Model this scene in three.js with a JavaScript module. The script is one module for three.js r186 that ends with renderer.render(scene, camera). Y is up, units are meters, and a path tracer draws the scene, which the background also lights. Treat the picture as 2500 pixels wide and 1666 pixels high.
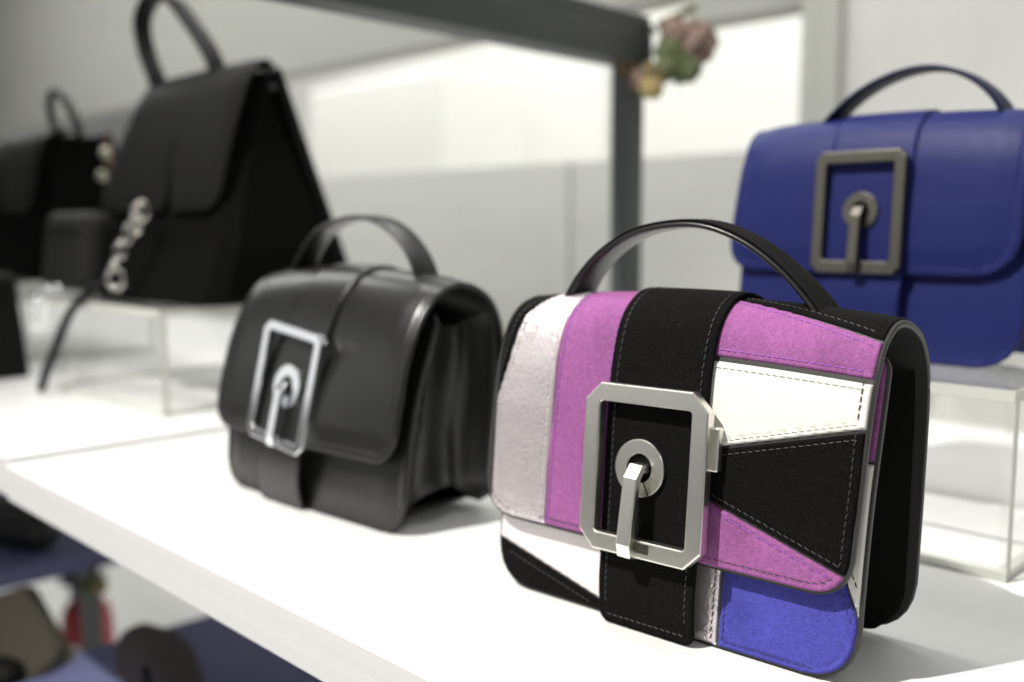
import * as THREE from 'three';
import { RoundedBoxGeometry } from 'three/addons/geometries/RoundedBoxGeometry.js';
import { mergeGeometries } from 'three/addons/utils/BufferGeometryUtils.js';
import { RectAreaLightUniformsLib } from 'three/addons/lights/RectAreaLightUniformsLib.js';

// ------------------------------------------------------------------ camera, light, exposure
const scene = new THREE.Scene();
const camera = new THREE.PerspectiveCamera(37.343, 1024 / 682, 0.02, 40);
camera.position.set(0, 0.2, 0);
camera.rotation.x = -THREE.MathUtils.degToRad(6.492);
camera.focus = 0.455;
camera.userData.fStop = 4.0;
const renderer = new THREE.WebGLRenderer({ antialias: true });
renderer.setSize(1024, 682);
renderer.toneMapping = THREE.LinearToneMapping;
renderer.toneMappingExposure = 1.0;
renderer.shadowMap.enabled = true;
RectAreaLightUniformsLib.init();
scene.background = new THREE.Color(0.16, 0.16, 0.155);

const V = (x, y, z) => new THREE.Vector3(x, y, z);
const rad = THREE.MathUtils.degToRad;
const LIGHT = { key: 34, keyPos: V(-1.22, 2.0, 0.06), keyAim: V(0.02, 0.03, -0.6), panel: 0.7, far: 11, wash: 9.5, side: 0.8, front: 4.5 };
{
  const key = new THREE.SpotLight(new THREE.Color(1, 0.97, 0.91), LIGHT.key, 0, rad(26), 0.55, 2);
  key.name = 'track_spotlight'; key.position.copy(LIGHT.keyPos); key.target.position.copy(LIGHT.keyAim);
  key.castShadow = true; key.shadow.radius = 1.1;
  scene.add(key, key.target);
  const wash = new THREE.RectAreaLight(new THREE.Color(1, 1, 0.96), LIGHT.wash, 4.6, 0.3);
  wash.name = 'wall_washer'; wash.position.set(-1.15, 1.38, -2.0); wash.lookAt(-0.5, 0.35, -2.62); scene.add(wash);
  const side = new THREE.RectAreaLight(new THREE.Color(1, 1, 0.98), LIGHT.side, 2.2, 1.0);
  side.name = 'side_light_panel'; side.position.set(-2.7, 0.62, -0.4); side.lookAt(0, 0.2, -0.6); scene.add(side);
  const front = new THREE.RectAreaLight(new THREE.Color(1, 0.99, 0.95), LIGHT.front, 1.3, 0.5);
  front.name = 'front_ceiling_light'; front.position.set(0.3, 1.5, 1.7); front.lookAt(-0.25, -0.2, -1.0); scene.add(front);
  const panel = new THREE.RectAreaLight(new THREE.Color(1, 0.98, 0.94), LIGHT.panel, 0.9, 0.5);
  panel.name = 'ceiling_panel'; panel.position.set(0.75, 1.75, -1.0); panel.lookAt(0.1, 0, -0.7); scene.add(panel);
}

// ------------------------------------------------------------------ helpers
let seed = 7;
const rnd = () => { seed = (seed + 0x6d2b79f5) | 0; let t = Math.imul(seed ^ (seed >>> 15), 1 | seed); t = (t + Math.imul(t ^ (t >>> 7), 61 | t)) ^ t; return ((t ^ (t >>> 14)) >>> 0) / 4294967296; };
const sm = (a, b, x) => { const t = Math.min(1, Math.max(0, (x - a) / (b - a))); return t * t * (3 - 2 * t); };
const taken = {};
function numbered(n) { const k = taken[n] || 0; taken[n] = k + 1; return k ? n + '_' + String(k).padStart(3, '0') : n; }
function thing(name, label, category, pos, turn = 0, group) {
  const o = new THREE.Group(); o.name = numbered(name); scene.add(o);
  o.position.copy(pos); o.rotation.y = turn; o.userData = { label, category };
  if (group) o.userData.group = group;
  return o;
}
function part(parent, name, geo, mat, label, kind) {
  const m = new THREE.Mesh(geo, mat); m.name = name; m.castShadow = m.receiveShadow = true;
  if (label) m.userData.label = label;
  if (kind) m.userData.kind = kind;
  parent.add(m); return m;
}
function struct(name, geo, mat, pos, turn = 0) {
  const m = new THREE.Mesh(geo, mat); m.name = name; m.userData.kind = 'structure'; m.castShadow = m.receiveShadow = true;
  if (pos) m.position.copy(pos); m.rotation.y = turn; scene.add(m); return m;
}
const box = (w, h, d, x, y, z, r = 0) => (r ? new RoundedBoxGeometry(w, h, d, 3, r) : new THREE.BoxGeometry(w, h, d)).translate(x, y, z);
const merge = (list) => mergeGeometries(list.map((g) => { const n = g.index ? g.toNonIndexed() : g; for (const k of Object.keys(n.attributes)) if (!['position', 'normal', 'uv'].includes(k)) n.deleteAttribute(k); return n; }));

// ------------------------------------------------------------------ textures
function lattice(n, s) { const a = new Float32Array(n * n); let q = s * 7919 + 13; for (let i = 0; i < a.length; i++) { q = (Math.imul(q, 1664525) + 1013904223) | 0; a[i] = (q >>> 8) / 16777216; } return a; }
function noiseTile(size, fx, fy, s) {         // periodic smooth value noise with fx by fy cells
  const n = Math.max(fx, fy), L = lattice(n, s), o = new Float32Array(size * size);
  for (let y = 0; y < size; y++) { const v = (y / size) * fy, y0 = Math.floor(v), ty = v - y0, wy = ty * ty * (3 - 2 * ty);
    for (let x = 0; x < size; x++) { const u = (x / size) * fx, x0 = Math.floor(u), tx = u - x0, wx = tx * tx * (3 - 2 * tx);
      const g = (i, j) => L[(j % fy) * n + (i % fx)];
      o[y * size + x] = (g(x0, y0) * (1 - wx) + g(x0 + 1, y0) * wx) * (1 - wy) + (g(x0, y0 + 1) * (1 - wx) + g(x0 + 1, y0 + 1) * wx) * wy; } }
  return o;
}
const mixT = (list) => { const o = new Float32Array(list[0][1].length); for (const [w, a] of list) for (let i = 0; i < o.length; i++) o[i] += w * a[i]; return o; };
function tex(a, size, metres, lo = 0, hi = 1, color = false) {   // grey texture; uv are metres
  const d = new Uint8Array(size * size * 4);
  for (let i = 0; i < a.length; i++) { const v = Math.max(0, Math.min(255, Math.round(255 * (lo + (hi - lo) * a[i])))); d[4 * i] = d[4 * i + 1] = d[4 * i + 2] = v; d[4 * i + 3] = 255; }
  const t = new THREE.DataTexture(d, size, size); t.wrapS = t.wrapT = THREE.RepeatWrapping; t.magFilter = THREE.LinearFilter; t.minFilter = THREE.LinearMipmapLinearFilter;
  if (color) t.colorSpace = THREE.SRGBColorSpace;
  t.repeat.set(1 / metres, 1 / metres); t.needsUpdate = true; return t;
}
const S5 = 512;
const nF = noiseTile(S5, 256, 256, 1), nM = noiseTile(S5, 110, 110, 2), nL = noiseTile(S5, 34, 34, 3), nXL = noiseTile(S5, 9, 9, 4);
const suedeMap = tex(mixT([[0.40, nF], [0.28, nM], [0.14, nL], [0.18, noiseTile(S5, 5, 3, 5)]]), S5, 0.061, 0.66, 1.10, true);
const suedeBump = tex(mixT([[0.6, nF], [0.4, nM]]), S5, 0.061);
const nS = noiseTile(S5, 200, 200, 8);
const specks = new Float32Array(S5 * S5); for (let i = 0; i < specks.length; i++) specks[i] = 0.25 + 0.5 * nF[i] * nM[i] + (nS[i] > 0.93 ? 1.6 * (nS[i] - 0.93) / 0.07 : 0);
const blackSuedeMap = tex(specks, S5, 0.053, 0.0, 0.62, true);
const ridge = (a) => { const o = new Float32Array(a.length); for (let i = 0; i < o.length; i++) o[i] = 1 - Math.abs(2 * a[i] - 1); return o; };
const silverBump = tex(mixT([[0.36, ridge(noiseTile(S5, 52, 30, 11))], [0.3, ridge(noiseTile(S5, 95, 66, 12))], [0.2, noiseTile(S5, 130, 100, 13)], [0.14, noiseTile(S5, 16, 10, 14)]]), S5, 0.07);
const leatherBump = tex(mixT([[0.5, ridge(noiseTile(S5, 120, 120, 21))], [0.3, ridge(noiseTile(S5, 200, 200, 22))], [0.2, noiseTile(S5, 14, 14, 23)]]), S5, 0.09);
const leatherRough = tex(mixT([[0.5, noiseTile(S5, 24, 24, 31)], [0.3, noiseTile(S5, 90, 90, 32)], [0.2, nF]]), S5, 0.13, 0.84, 1.0);
const metalNoise = tex(mixT([[0.5, noiseTile(S5, 180, 180, 41)], [0.3, nF], [0.2, noiseTile(S5, 20, 20, 42)]]), S5, 0.03, 0.75, 1.0);
const wallMap = tex(mixT([[0.5, noiseTile(S5, 6, 6, 51)], [0.3, noiseTile(S5, 40, 40, 52)], [0.2, nF]]), S5, 1.3, 0.93, 1.0, true);
const furMap = tex(mixT([[0.4, noiseTile(S5, 90, 24, 61)], [0.4, noiseTile(S5, 14, 9, 62)], [0.2, nF]]), S5, 0.12, 0.35, 1.1, true);
const furBump = tex(mixT([[0.7, noiseTile(S5, 140, 40, 63)], [0.3, nM]]), S5, 0.12);

// ------------------------------------------------------------------ materials
const lin = (r, g, b) => new THREE.Color().setRGB(r, g, b);
const P = (o) => new THREE.MeshPhysicalMaterial({ side: THREE.DoubleSide, ...o });
const suede = (c, sheen = 0.5) => P({ color: c, map: suedeMap, bumpMap: suedeBump, bumpScale: 0.00022, roughness: 0.95, specularIntensity: 0.25, sheen, sheenColor: c.clone().lerp(new THREE.Color(1, 1, 1), 0.25), sheenRoughness: 0.6 });
const M = {
  lilac: suede(lin(0.325, 0.110, 0.30)),
  blueSuede: suede(lin(0.074, 0.074, 0.385)),
  blackSuede: P({ color: lin(0.075, 0.075, 0.072), map: blackSuedeMap, bumpMap: suedeBump, bumpScale: 0.0003, roughness: 0.97, specularIntensity: 0.2, sheen: 0.12, sheenColor: lin(0.3, 0.3, 0.3), sheenRoughness: 0.6 }),
  silver: P({ color: lin(0.80, 0.73, 0.75), metalness: 0.86, roughness: 0.40, roughnessMap: leatherRough, bumpMap: silverBump, bumpScale: 0.0003 }),
  palePink: P({ color: lin(0.82, 0.76, 0.76), metalness: 0.35, roughness: 0.5, bumpMap: silverBump, bumpScale: 0.00012 }),
  white: P({ color: lin(0.68, 0.67, 0.635), roughness: 0.42, bumpMap: leatherBump, bumpScale: 0.00003 }),
  lining: P({ color: lin(0.004, 0.004, 0.004), roughness: 0.9, specularIntensity: 0.1 }),
  edgePaint: P({ color: lin(0.028, 0.028, 0.027), roughness: 0.5 }),
  blackLeather: P({ color: lin(0.009, 0.009, 0.0087), specularIntensity: 0.95, roughness: 0.33, roughnessMap: leatherRough, bumpMap: leatherBump, bumpScale: 0.00006 }),
  gussetLeather: P({ color: lin(0.008, 0.008, 0.0077), specularIntensity: 0.9, roughness: 0.34, bumpMap: leatherBump, bumpScale: 0.00006 }),
  blackGloss: P({ color: lin(0.010, 0.010, 0.010), roughness: 0.34, bumpMap: leatherBump, bumpScale: 0.00004 }),
  packLeather: P({ color: lin(0.006, 0.006, 0.0058), specularIntensity: 0.2, roughness: 0.55, roughnessMap: leatherRough, bumpMap: leatherBump, bumpScale: 0.00008 }),
  pouchLeather: P({ color: lin(0.016, 0.016, 0.0155), specularIntensity: 0.2, roughness: 0.6, bumpMap: leatherBump, bumpScale: 0.0001 }),
  packCanvas: P({ color: lin(0.003, 0.003, 0.003), roughness: 0.9, specularIntensity: 0.08 }),
  blueLeather: P({ color: lin(0.0105, 0.0145, 0.083), roughness: 0.5, specularIntensity: 0.28, bumpMap: leatherBump, bumpScale: 0.00014, roughnessMap: leatherRough }),
  blueHandle: P({ color: lin(0.007, 0.009, 0.035), roughness: 0.5, specularIntensity: 0.35, bumpMap: leatherBump, bumpScale: 0.0001 }),
  nickel: P({ color: lin(0.82, 0.805, 0.745), metalness: 1, roughness: 0.34, roughnessMap: metalNoise, bumpMap: metalNoise, bumpScale: 0.00012 }),
  chrome: P({ color: lin(0.88, 0.89, 0.92), metalness: 1, roughness: 0.12 }),
  dullSilver: P({ color: lin(0.55, 0.54, 0.50), metalness: 1, roughness: 0.16 }),
  gunmetal: P({ color: lin(0.15, 0.142, 0.12), metalness: 1, roughness: 0.38, roughnessMap: metalNoise }),
  threadViolet: P({ color: lin(0.26, 0.07, 0.42), roughness: 0.6 }),
  threadBlack: P({ color: lin(0.012, 0.012, 0.012), roughness: 0.55 }),
  threadGrey: P({ color: lin(0.032, 0.032, 0.031), roughness: 0.6 }),
  threadSilver: P({ color: lin(0.62, 0.56, 0.57), roughness: 0.5 }),
  threadWhite: P({ color: lin(0.52, 0.51, 0.46), roughness: 0.6 }),
  threadBlue: P({ color: lin(0.02, 0.02, 0.12), roughness: 0.6 }),
  tableWhite: P({ color: lin(0.74, 0.74, 0.73), map: wallMap, roughness: 0.36, roughnessMap: leatherRough }),
  navy: P({ color: lin(0.12, 0.132, 0.255), roughness: 0.6 }),
  frame: P({ color: lin(0.042, 0.046, 0.047), roughness: 0.5 }),
  greyPost: P({ color: lin(0.12, 0.13, 0.13), roughness: 0.5 }),
  wall: P({ color: lin(0.64, 0.645, 0.605), map: wallMap, roughness: 0.9 }),
  wallPale: P({ color: lin(0.70, 0.70, 0.67), map: wallMap, roughness: 0.9 }),
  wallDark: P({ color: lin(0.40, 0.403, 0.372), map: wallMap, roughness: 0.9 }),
  pillar: P({ color: lin(0.47, 0.474, 0.435), map: wallMap, roughness: 0.9 }),
  cabinet: P({ color: lin(0.84, 0.84, 0.81), roughness: 0.6 }),
  floor: P({ color: lin(0.82, 0.82, 0.8), map: wallMap, roughness: 0.6 }),
  acrylic: P({ color: lin(0.992, 0.993, 0.991), transmission: 1, thickness: 0, roughness: 0.03, ior: 1.49 }),
  acrylicEdge: P({ color: lin(0.66, 0.67, 0.63), transmission: 0.35, thickness: 0, roughness: 0.6 }),
  red: P({ color: lin(0.36, 0.02, 0.03), roughness: 0.35 }),
  paper: P({ color: lin(0.75, 0.74, 0.72), roughness: 0.8 }),
  fur: P({ color: lin(0.40, 0.36, 0.28), map: furMap, bumpMap: furBump, bumpScale: 0.002, roughness: 1, specularIntensity: 0.1 }),
  taupe: P({ color: lin(0.56, 0.48, 0.44), map: furMap, bumpMap: furBump, bumpScale: 0.002, roughness: 1, specularIntensity: 0.1 }),
  mossGreen: P({ color: lin(0.16, 0.19, 0.085), map: furMap, roughness: 0.95 }),
  budPink: P({ color: lin(0.30, 0.20, 0.165), map: furMap, roughness: 0.9 }),
  barkBrown: P({ color: lin(0.10, 0.075, 0.03), roughness: 0.9 }),
  ochre: P({ color: lin(0.26, 0.20, 0.085), roughness: 0.85 }),
  gold: P({ color: lin(0.36, 0.34, 0.28), metalness: 1, roughness: 0.25 }),
};

// ------------------------------------------------------------------ sheets on curved surfaces
// a profile is the side view of a sheet: [z, y] in millimetres from its lower front end over the top to the back
function profile(pts) {
  const c = new THREE.CatmullRomCurve3(pts.map(([z, y]) => V(0, y / 1000, z / 1000)), false, 'centripetal');
  c.arcLengthDivisions = 600; const N = 500, L = c.getLength(), q = c.getSpacedPoints(N);
  const at = (s) => { const u = Math.max(0, Math.min(0.99999, s / L)) * N, i = Math.floor(u), t = u - i; const p = q[i].clone().lerp(q[i + 1], t);
    if (s < 0) p.addScaledVector(q[1].clone().sub(q[0]).normalize(), s); if (s > L) p.addScaledVector(q[N].clone().sub(q[N - 1]).normalize(), s - L); return p; };
  let top = 0; q.forEach((p, i) => { if (p.y > q[top].y) top = i; });
  const S = (y) => { for (let i = 0; i <= top; i++) if (q[i].y >= y) return (i / N) * L - (i ? (q[i].y - y) / Math.max(1e-6, (q[i].y - q[i - 1].y)) * (L / N) : 0); return (top / N) * L; };
  const back = (y) => { for (let i = top; i <= N; i++) if (q[i].y <= y) return (i / N) * L; return L; };
  return { L, at, S, apex: (top / N) * L, back };
}
function offsetProfile(pts, d, before) {     // the same side view d mm further out, with points before its start
  const o = pts.map((p, i) => { const a = pts[Math.max(0, i - 1)], b = pts[Math.min(pts.length - 1, i + 1)], l = Math.hypot(b[0] - a[0], b[1] - a[1]); return [p[0] + d * (b[1] - a[1]) / l, p[1] - d * (b[0] - a[0]) / l]; });
  return [...before, ...o];
}
function surface(prof, droop = 0, hw = 0.106, wave = 0) {
  const pos = (x, s) => { const p = prof.at(s); p.x = x; const w = sm(0.105, 0.155, p.y);
    p.y += droop * (1 - (x / hw) ** 2) * w; if (wave) p.z += wave * Math.sin(x * 38 + 1.3) * Math.cos(s * 31) * (1 - w); return p; };
  const nor = (x, s) => { const e = 3e-4, a = pos(x + e, s).sub(pos(x - e, s)), b = pos(x, s + e).sub(pos(x, s - e)); return a.cross(b).normalize(); };
  return { pos, nor, at: (x, s, h) => pos(x, s).addScaledVector(nor(x, s), h) };
}
function roundPoly(pts, n = 6) {               // [x, s, radius]
  const o = [];
  pts.forEach((p, i) => { const r = p[2] || 0, a = pts[(i + pts.length - 1) % pts.length], b = pts[(i + 1) % pts.length];
    if (!r) { o.push([p[0], p[1]]); return; }
    const la = Math.hypot(a[0] - p[0], a[1] - p[1]), lb = Math.hypot(b[0] - p[0], b[1] - p[1]);
    const A = [p[0] + (a[0] - p[0]) / la * r, p[1] + (a[1] - p[1]) / la * r], B = [p[0] + (b[0] - p[0]) / lb * r, p[1] + (b[1] - p[1]) / lb * r];
    for (let k = 0; k <= n; k++) { const t = k / n, u = 1 - t; o.push([u * u * A[0] + 2 * u * t * (0.12 * (A[0] + B[0]) / 2 + 0.88 * p[0]) + t * t * B[0], u * u * A[1] + 2 * u * t * (0.12 * (A[1] + B[1]) / 2 + 0.88 * p[1]) + t * t * B[1]]); } });
  return o;
}
const area = (p) => { let a = 0; for (let i = 0; i < p.length; i++) { const q = p[(i + 1) % p.length]; a += p[i][0] * q[1] - q[0] * p[i][1]; } return a / 2; };
const ccw = (p) => (area(p) < 0 ? p.slice().reverse() : p);
function clip(sub, conv) {                      // subject polygon inside a convex counter-clockwise polygon
  let out = sub;
  for (let i = 0; i < conv.length && out.length; i++) { const a = conv[i], b = conv[(i + 1) % conv.length], nx = -(b[1] - a[1]), ny = b[0] - a[0];
    const f = (p) => (p[0] - a[0]) * nx + (p[1] - a[1]) * ny, inp = out; out = [];
    for (let k = 0; k < inp.length; k++) { const p = inp[k], q = inp[(k + 1) % inp.length], fp = f(p), fq = f(q);
      if (fp >= 0) out.push(p); if (fp * fq < 0) { const t = fp / (fp - fq); out.push([p[0] + (q[0] - p[0]) * t, p[1] + (q[1] - p[1]) * t]); } } }
  const c = out.filter((p, i) => { const q = out[(i + 1) % out.length]; return Math.hypot(p[0] - q[0], p[1] - q[1]) > 1e-6; });
  return c;
}
function inset(p, d) {
  const n = p.length; return p.map((q, i) => { const a = p[(i + n - 1) % n], b = p[(i + 1) % n]; const e1 = [q[0] - a[0], q[1] - a[1]], e2 = [b[0] - q[0], b[1] - q[1]], l1 = Math.hypot(...e1) || 1e-9, l2 = Math.hypot(...e2) || 1e-9;
    let nx = -e1[1] / l1 - e2[1] / l2, ny = e1[0] / l1 + e2[0] / l2; const l = Math.hypot(nx, ny) || 1; nx /= l; ny /= l; const c = Math.max(0.5, -e1[1] / l1 * nx + e1[0] / l1 * ny); return [q[0] + nx * d / c, q[1] + ny * d / c]; });
}
function edgeDist(p, x, y) { let m = 1e9; for (let i = 0; i < p.length; i++) { const a = p[i], b = p[(i + 1) % p.length], dx = b[0] - a[0], dy = b[1] - a[1], t = Math.max(0, Math.min(1, ((x - a[0]) * dx + (y - a[1]) * dy) / (dx * dx + dy * dy || 1e-12))), d = Math.hypot(x - a[0] - t * dx, y - a[1] - t * dy); if (d < m) m = d; } return m; }
function within(p, x, y) { let c = false; for (let i = 0, j = p.length - 1; i < p.length; j = i++) if ((p[i][1] > y) !== (p[j][1] > y) && x < (p[j][0] - p[i][0]) * (y - p[i][1]) / (p[j][1] - p[i][1]) + p[i][0]) c = !c; return c; }
// a polygon laid on a surface: its height above the surface falls to low at the edge, with a dent where the seam runs
function skin(poly0, sf, { h = 0.0014, low = 0, r = 0.0012, dent = 0, seam = 0.003, cell = 0.002, flip = false, puff = 0 } = {}) {
  const poly = ccw(poly0), xs = poly.map((p) => p[0]), ys = poly.map((p) => p[1]), x0 = Math.min(...xs), x1 = Math.max(...xs), y0 = Math.min(...ys), y1 = Math.max(...ys);
  const H = (x, y) => { const d = within(poly, x, y) ? edgeDist(poly, x, y) : 0, t = Math.min(1, d / r); return low + (h - low) * Math.sqrt(Math.max(0, 1 - (1 - t) ** 2)) - dent * Math.exp(-(((d - seam) / 0.0008) ** 2)) + puff * sm(0.003, 0.02, d); };
  const Q = (x, y) => sf.at(x, y, H(x, y)), pos = [], nor = [], uv = [], idx = [], seen = new Map();
  const vert = (x, y) => { const k = Math.round(x * 2e6) + ',' + Math.round(y * 2e6); let i = seen.get(k); if (i !== undefined) return i; i = pos.length / 3; seen.set(k, i);
    const p = Q(x, y), e = 2e-4, sx = within(poly, x + e, y) ? 1 : -1, sy = within(poly, x, y + e) ? 1 : -1; let n;
    const a = Q(x + sx * e, y).sub(p).multiplyScalar(sx), b = Q(x, y + sy * e).sub(p).multiplyScalar(sy); n = a.cross(b).normalize(); if (!(n.lengthSq() > 0.5)) n = sf.nor(x, y); if (flip) n.negate();
    pos.push(p.x, p.y, p.z); nor.push(n.x, n.y, n.z); uv.push(x, y); return i; };
  const tri = (a, b, c) => { if (a !== b && b !== c && a !== c) flip ? idx.push(a, c, b) : idx.push(a, b, c); };
  const nx = Math.ceil((x1 - x0) / cell), ny = Math.ceil((y1 - y0) / cell), cx = (x1 - x0) / nx, cy = (y1 - y0) / ny, dg = Math.hypot(cx, cy);
  for (let j = 0; j < ny; j++) for (let i = 0; i < nx; i++) { const a = x0 + i * cx, b = a + cx, c = y0 + j * cy, d = c + cy, mx = (a + b) / 2, my = (c + d) / 2, far = edgeDist(poly, mx, my) > dg * 0.51, inn = within(poly, mx, my);
    if (far && !inn) continue;
    if (far) { const A = vert(a, c), B = vert(b, c), C = vert(b, d), D = vert(a, d); tri(A, B, C); tri(A, C, D); continue; }
    const pl = clip(poly, [[a, c], [b, c], [b, d], [a, d]]); if (pl.length < 3) continue;
    const ids = pl.map((p) => vert(p[0], p[1]));
    if (pl.length <= 4) { for (let k = 1; k + 1 < ids.length; k++) tri(ids[0], ids[k], ids[k + 1]); }
    else for (const f of THREE.ShapeUtils.triangulateShape(pl.map((p) => new THREE.Vector2(p[0], p[1])), [])) tri(ids[f[0]], ids[f[1]], ids[f[2]]); }
  const g = new THREE.BufferGeometry(); g.setAttribute('position', new THREE.Float32BufferAttribute(pos, 3)); g.setAttribute('normal', new THREE.Float32BufferAttribute(nor, 3)); g.setAttribute('uv', new THREE.Float32BufferAttribute(uv, 2)); g.setIndex(idx); return g;
}
function rim(poly0, sf, h0, h1) {              // rounded edge round a sheet from height h0 (back) to h1 (front)
  const src = ccw(poly0), poly = []; src.forEach((p, i) => { const q = src[(i + 1) % src.length], l = Math.hypot(q[0] - p[0], q[1] - p[1]), n = Math.max(1, Math.ceil(l / 0.0025)); for (let k = 0; k < n; k++) poly.push([p[0] + (q[0] - p[0]) * k / n, p[1] + (q[1] - p[1]) * k / n]); });
  const K = 6, pos = [], nor = [], uv = [], idx = [], n = poly.length, m = (h0 + h1) / 2, hh = (h1 - h0) / 2, bulge = Math.min(0.0006, hh * 0.5);
  for (let i = 0; i <= n; i++) { const p = poly[i % n], a = poly[(i + n - 1) % n], b = poly[(i + 1) % n], tx = b[0] - a[0], ty = b[1] - a[1], l = Math.hypot(tx, ty), ox = ty / l, oy = -tx / l;
    const N = sf.nor(p[0], p[1]), O = sf.pos(p[0] + ox * 1e-4, p[1] + oy * 1e-4).sub(sf.pos(p[0], p[1])).normalize();
    for (let k = 0; k <= K; k++) { const w = -1 + 2 * k / K, c = Math.sqrt(Math.max(0, 1 - w * w)), q = sf.at(p[0], p[1], m + hh * w).addScaledVector(O, bulge * c), nn = O.clone().multiplyScalar(c + 0.15).addScaledVector(N, w * 0.8).normalize(); pos.push(q.x, q.y, q.z); nor.push(nn.x, nn.y, nn.z); uv.push(i * 0.0025, k * 0.0006); } }
  for (let i = 0; i < n; i++) for (let k = 0; k < K; k++) { const a = i * (K + 1) + k, b = a + K + 1; idx.push(a, b, a + 1, b, b + 1, a + 1); }
  const g = new THREE.BufferGeometry(); g.setAttribute('position', new THREE.Float32BufferAttribute(pos, 3)); g.setAttribute('normal', new THREE.Float32BufferAttribute(nor, 3)); g.setAttribute('uv', new THREE.Float32BufferAttribute(uv, 2)); g.setIndex(idx); return g;
}
const sheet = (poly, sf, h0, h1, o = {}) => merge([skin(poly, sf, { h: h1, low: h1 - 0.0002, r: 0.0008, ...o }), skin(poly, sf, { h: h0, low: h0, flip: true, cell: 0.005 }), rim(poly, sf, h0, h1)]);
const thread = new THREE.CapsuleGeometry(0.5, 1, 3, 6).rotateZ(Math.PI / 2);    // 2 long in x, 1 thick
function stitches(line, sf, h, { len = 0.0027, gap = 0.0008, r = 0.00028, sink = 0 } = {}) {
  const out = [], cum = [0]; for (let i = 1; i < line.length; i++) cum.push(cum[i - 1] + Math.hypot(line[i][0] - line[i - 1][0], line[i][1] - line[i - 1][1]));
  const total = cum[cum.length - 1]; let at = 0;
  const pt = (d) => { while (at + 2 < line.length && cum[at + 1] < d) at++; const f = (d - cum[at]) / Math.max(1e-9, cum[at + 1] - cum[at]); return [line[at][0] + (line[at + 1][0] - line[at][0]) * f, line[at][1] + (line[at + 1][1] - line[at][1]) * f]; };
  for (let d = 0.0006; d + len < total; d += len + gap * (0.8 + 0.4 * rnd())) {
    const p = pt(d), q = pt(d + len); if (Math.hypot(p[0] - q[0], p[1] - q[1]) > len * 1.3) continue;
    const A = sf.at(p[0], p[1], h - sink), B = sf.at(q[0], q[1], h - sink), N = sf.nor((p[0] + q[0]) / 2, (p[1] + q[1]) / 2), X = B.clone().sub(A), L = X.length(); X.normalize(); const Z = X.clone().cross(N).normalize(), w = (rnd() - 0.5) * 0.2; X.addScaledVector(Z, 0.14 + w).normalize(); Z.crossVectors(X, N).normalize(); const Y = Z.clone().cross(X);
    out.push(thread.clone().applyMatrix4(new THREE.Matrix4().makeBasis(X.multiplyScalar(L / 2), Y.multiplyScalar(r * 1.6), Z.multiplyScalar(r * 2)).setPosition(A.add(B).multiplyScalar(0.5)))); }
  return out.length ? merge(out) : null;
}
// a flat band swept along a curve; wide is the direction of its width
function band(pts, width0, thick, wideAt, n = 60, closed = false) {
  const c = new THREE.CatmullRomCurve3(pts, closed, 'centripetal'), K = 16, pos = [], nor = [], uv = [], idx = [], L = c.getLength();
  for (let i = 0; i <= n; i++) { const t = i / n, p = c.getPointAt(t), T = c.getTangentAt(t), W = (typeof wideAt === 'function' ? wideAt(t) : wideAt).clone(); W.addScaledVector(T, -W.dot(T)).normalize(); const U = T.clone().cross(W).normalize(), width = typeof width0 === 'function' ? width0(t) : width0;
    for (let k = 0; k <= K; k++) { const a = (k / K) * 2 * Math.PI, cs = Math.cos(a), sn = Math.sin(a), ex = Math.sign(cs) * Math.abs(cs) ** 0.35, ey = Math.sign(sn) * Math.abs(sn) ** 0.5;
      const q = p.clone().addScaledVector(W, ex * width / 2).addScaledVector(U, ey * thick / 2), N = W.clone().multiplyScalar(cs * thick).addScaledVector(U, sn * width * 0.8).normalize(); pos.push(q.x, q.y, q.z); nor.push(N.x, N.y, N.z); uv.push(t * L, (k / K) * 2 * (width + thick)); } }
  for (let i = 0; i < n; i++) for (let k = 0; k < K; k++) { const a = i * (K + 1) + k, b = a + K + 1; idx.push(a, a + 1, b, b, a + 1, b + 1); }
  for (const i of [0, n]) { const b0 = i * (K + 1); for (let k = 1; k + 1 < K; k++) i ? idx.push(b0, b0 + k + 1, b0 + k) : idx.push(b0, b0 + k, b0 + k + 1); }
  const g = new THREE.BufferGeometry(); g.setAttribute('position', new THREE.Float32BufferAttribute(pos, 3)); g.setAttribute('normal', new THREE.Float32BufferAttribute(nor, 3)); g.setAttribute('uv', new THREE.Float32BufferAttribute(uv, 2)); g.setIndex(idx); return g;
}
function frameGeo(w, h, bar, depth, cut) {      // a buckle frame with cut corners and a rounded opening
  const s = new THREE.Shape(), a = w / 2, b = h / 2; s.moveTo(-a + cut, -b); s.lineTo(a - cut, -b); s.lineTo(a, -b + cut); s.lineTo(a, b - cut); s.lineTo(a - cut, b); s.lineTo(-a + cut, b); s.lineTo(-a, b - cut); s.lineTo(-a, -b + cut); s.closePath();
  const i = a - bar, j = b - bar, r = 0.0022, o = new THREE.Path(); o.moveTo(-i + r, -j); o.lineTo(i - r, -j); o.quadraticCurveTo(i, -j, i, -j + r); o.lineTo(i, j - r); o.quadraticCurveTo(i, j, i - r, j); o.lineTo(-i + r, j); o.quadraticCurveTo(-i, j, -i, j - r); o.lineTo(-i, -j + r); o.quadraticCurveTo(-i, -j, -i + r, -j); s.holes.push(o);
  return new THREE.ExtrudeGeometry(s, { depth: depth - 0.0018, bevelEnabled: true, bevelThickness: 0.0009, bevelSize: 0.0009, bevelOffset: -0.0009, bevelSegments: 3, curveSegments: 6 }).translate(0, 0, 0.0009);
}
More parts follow.
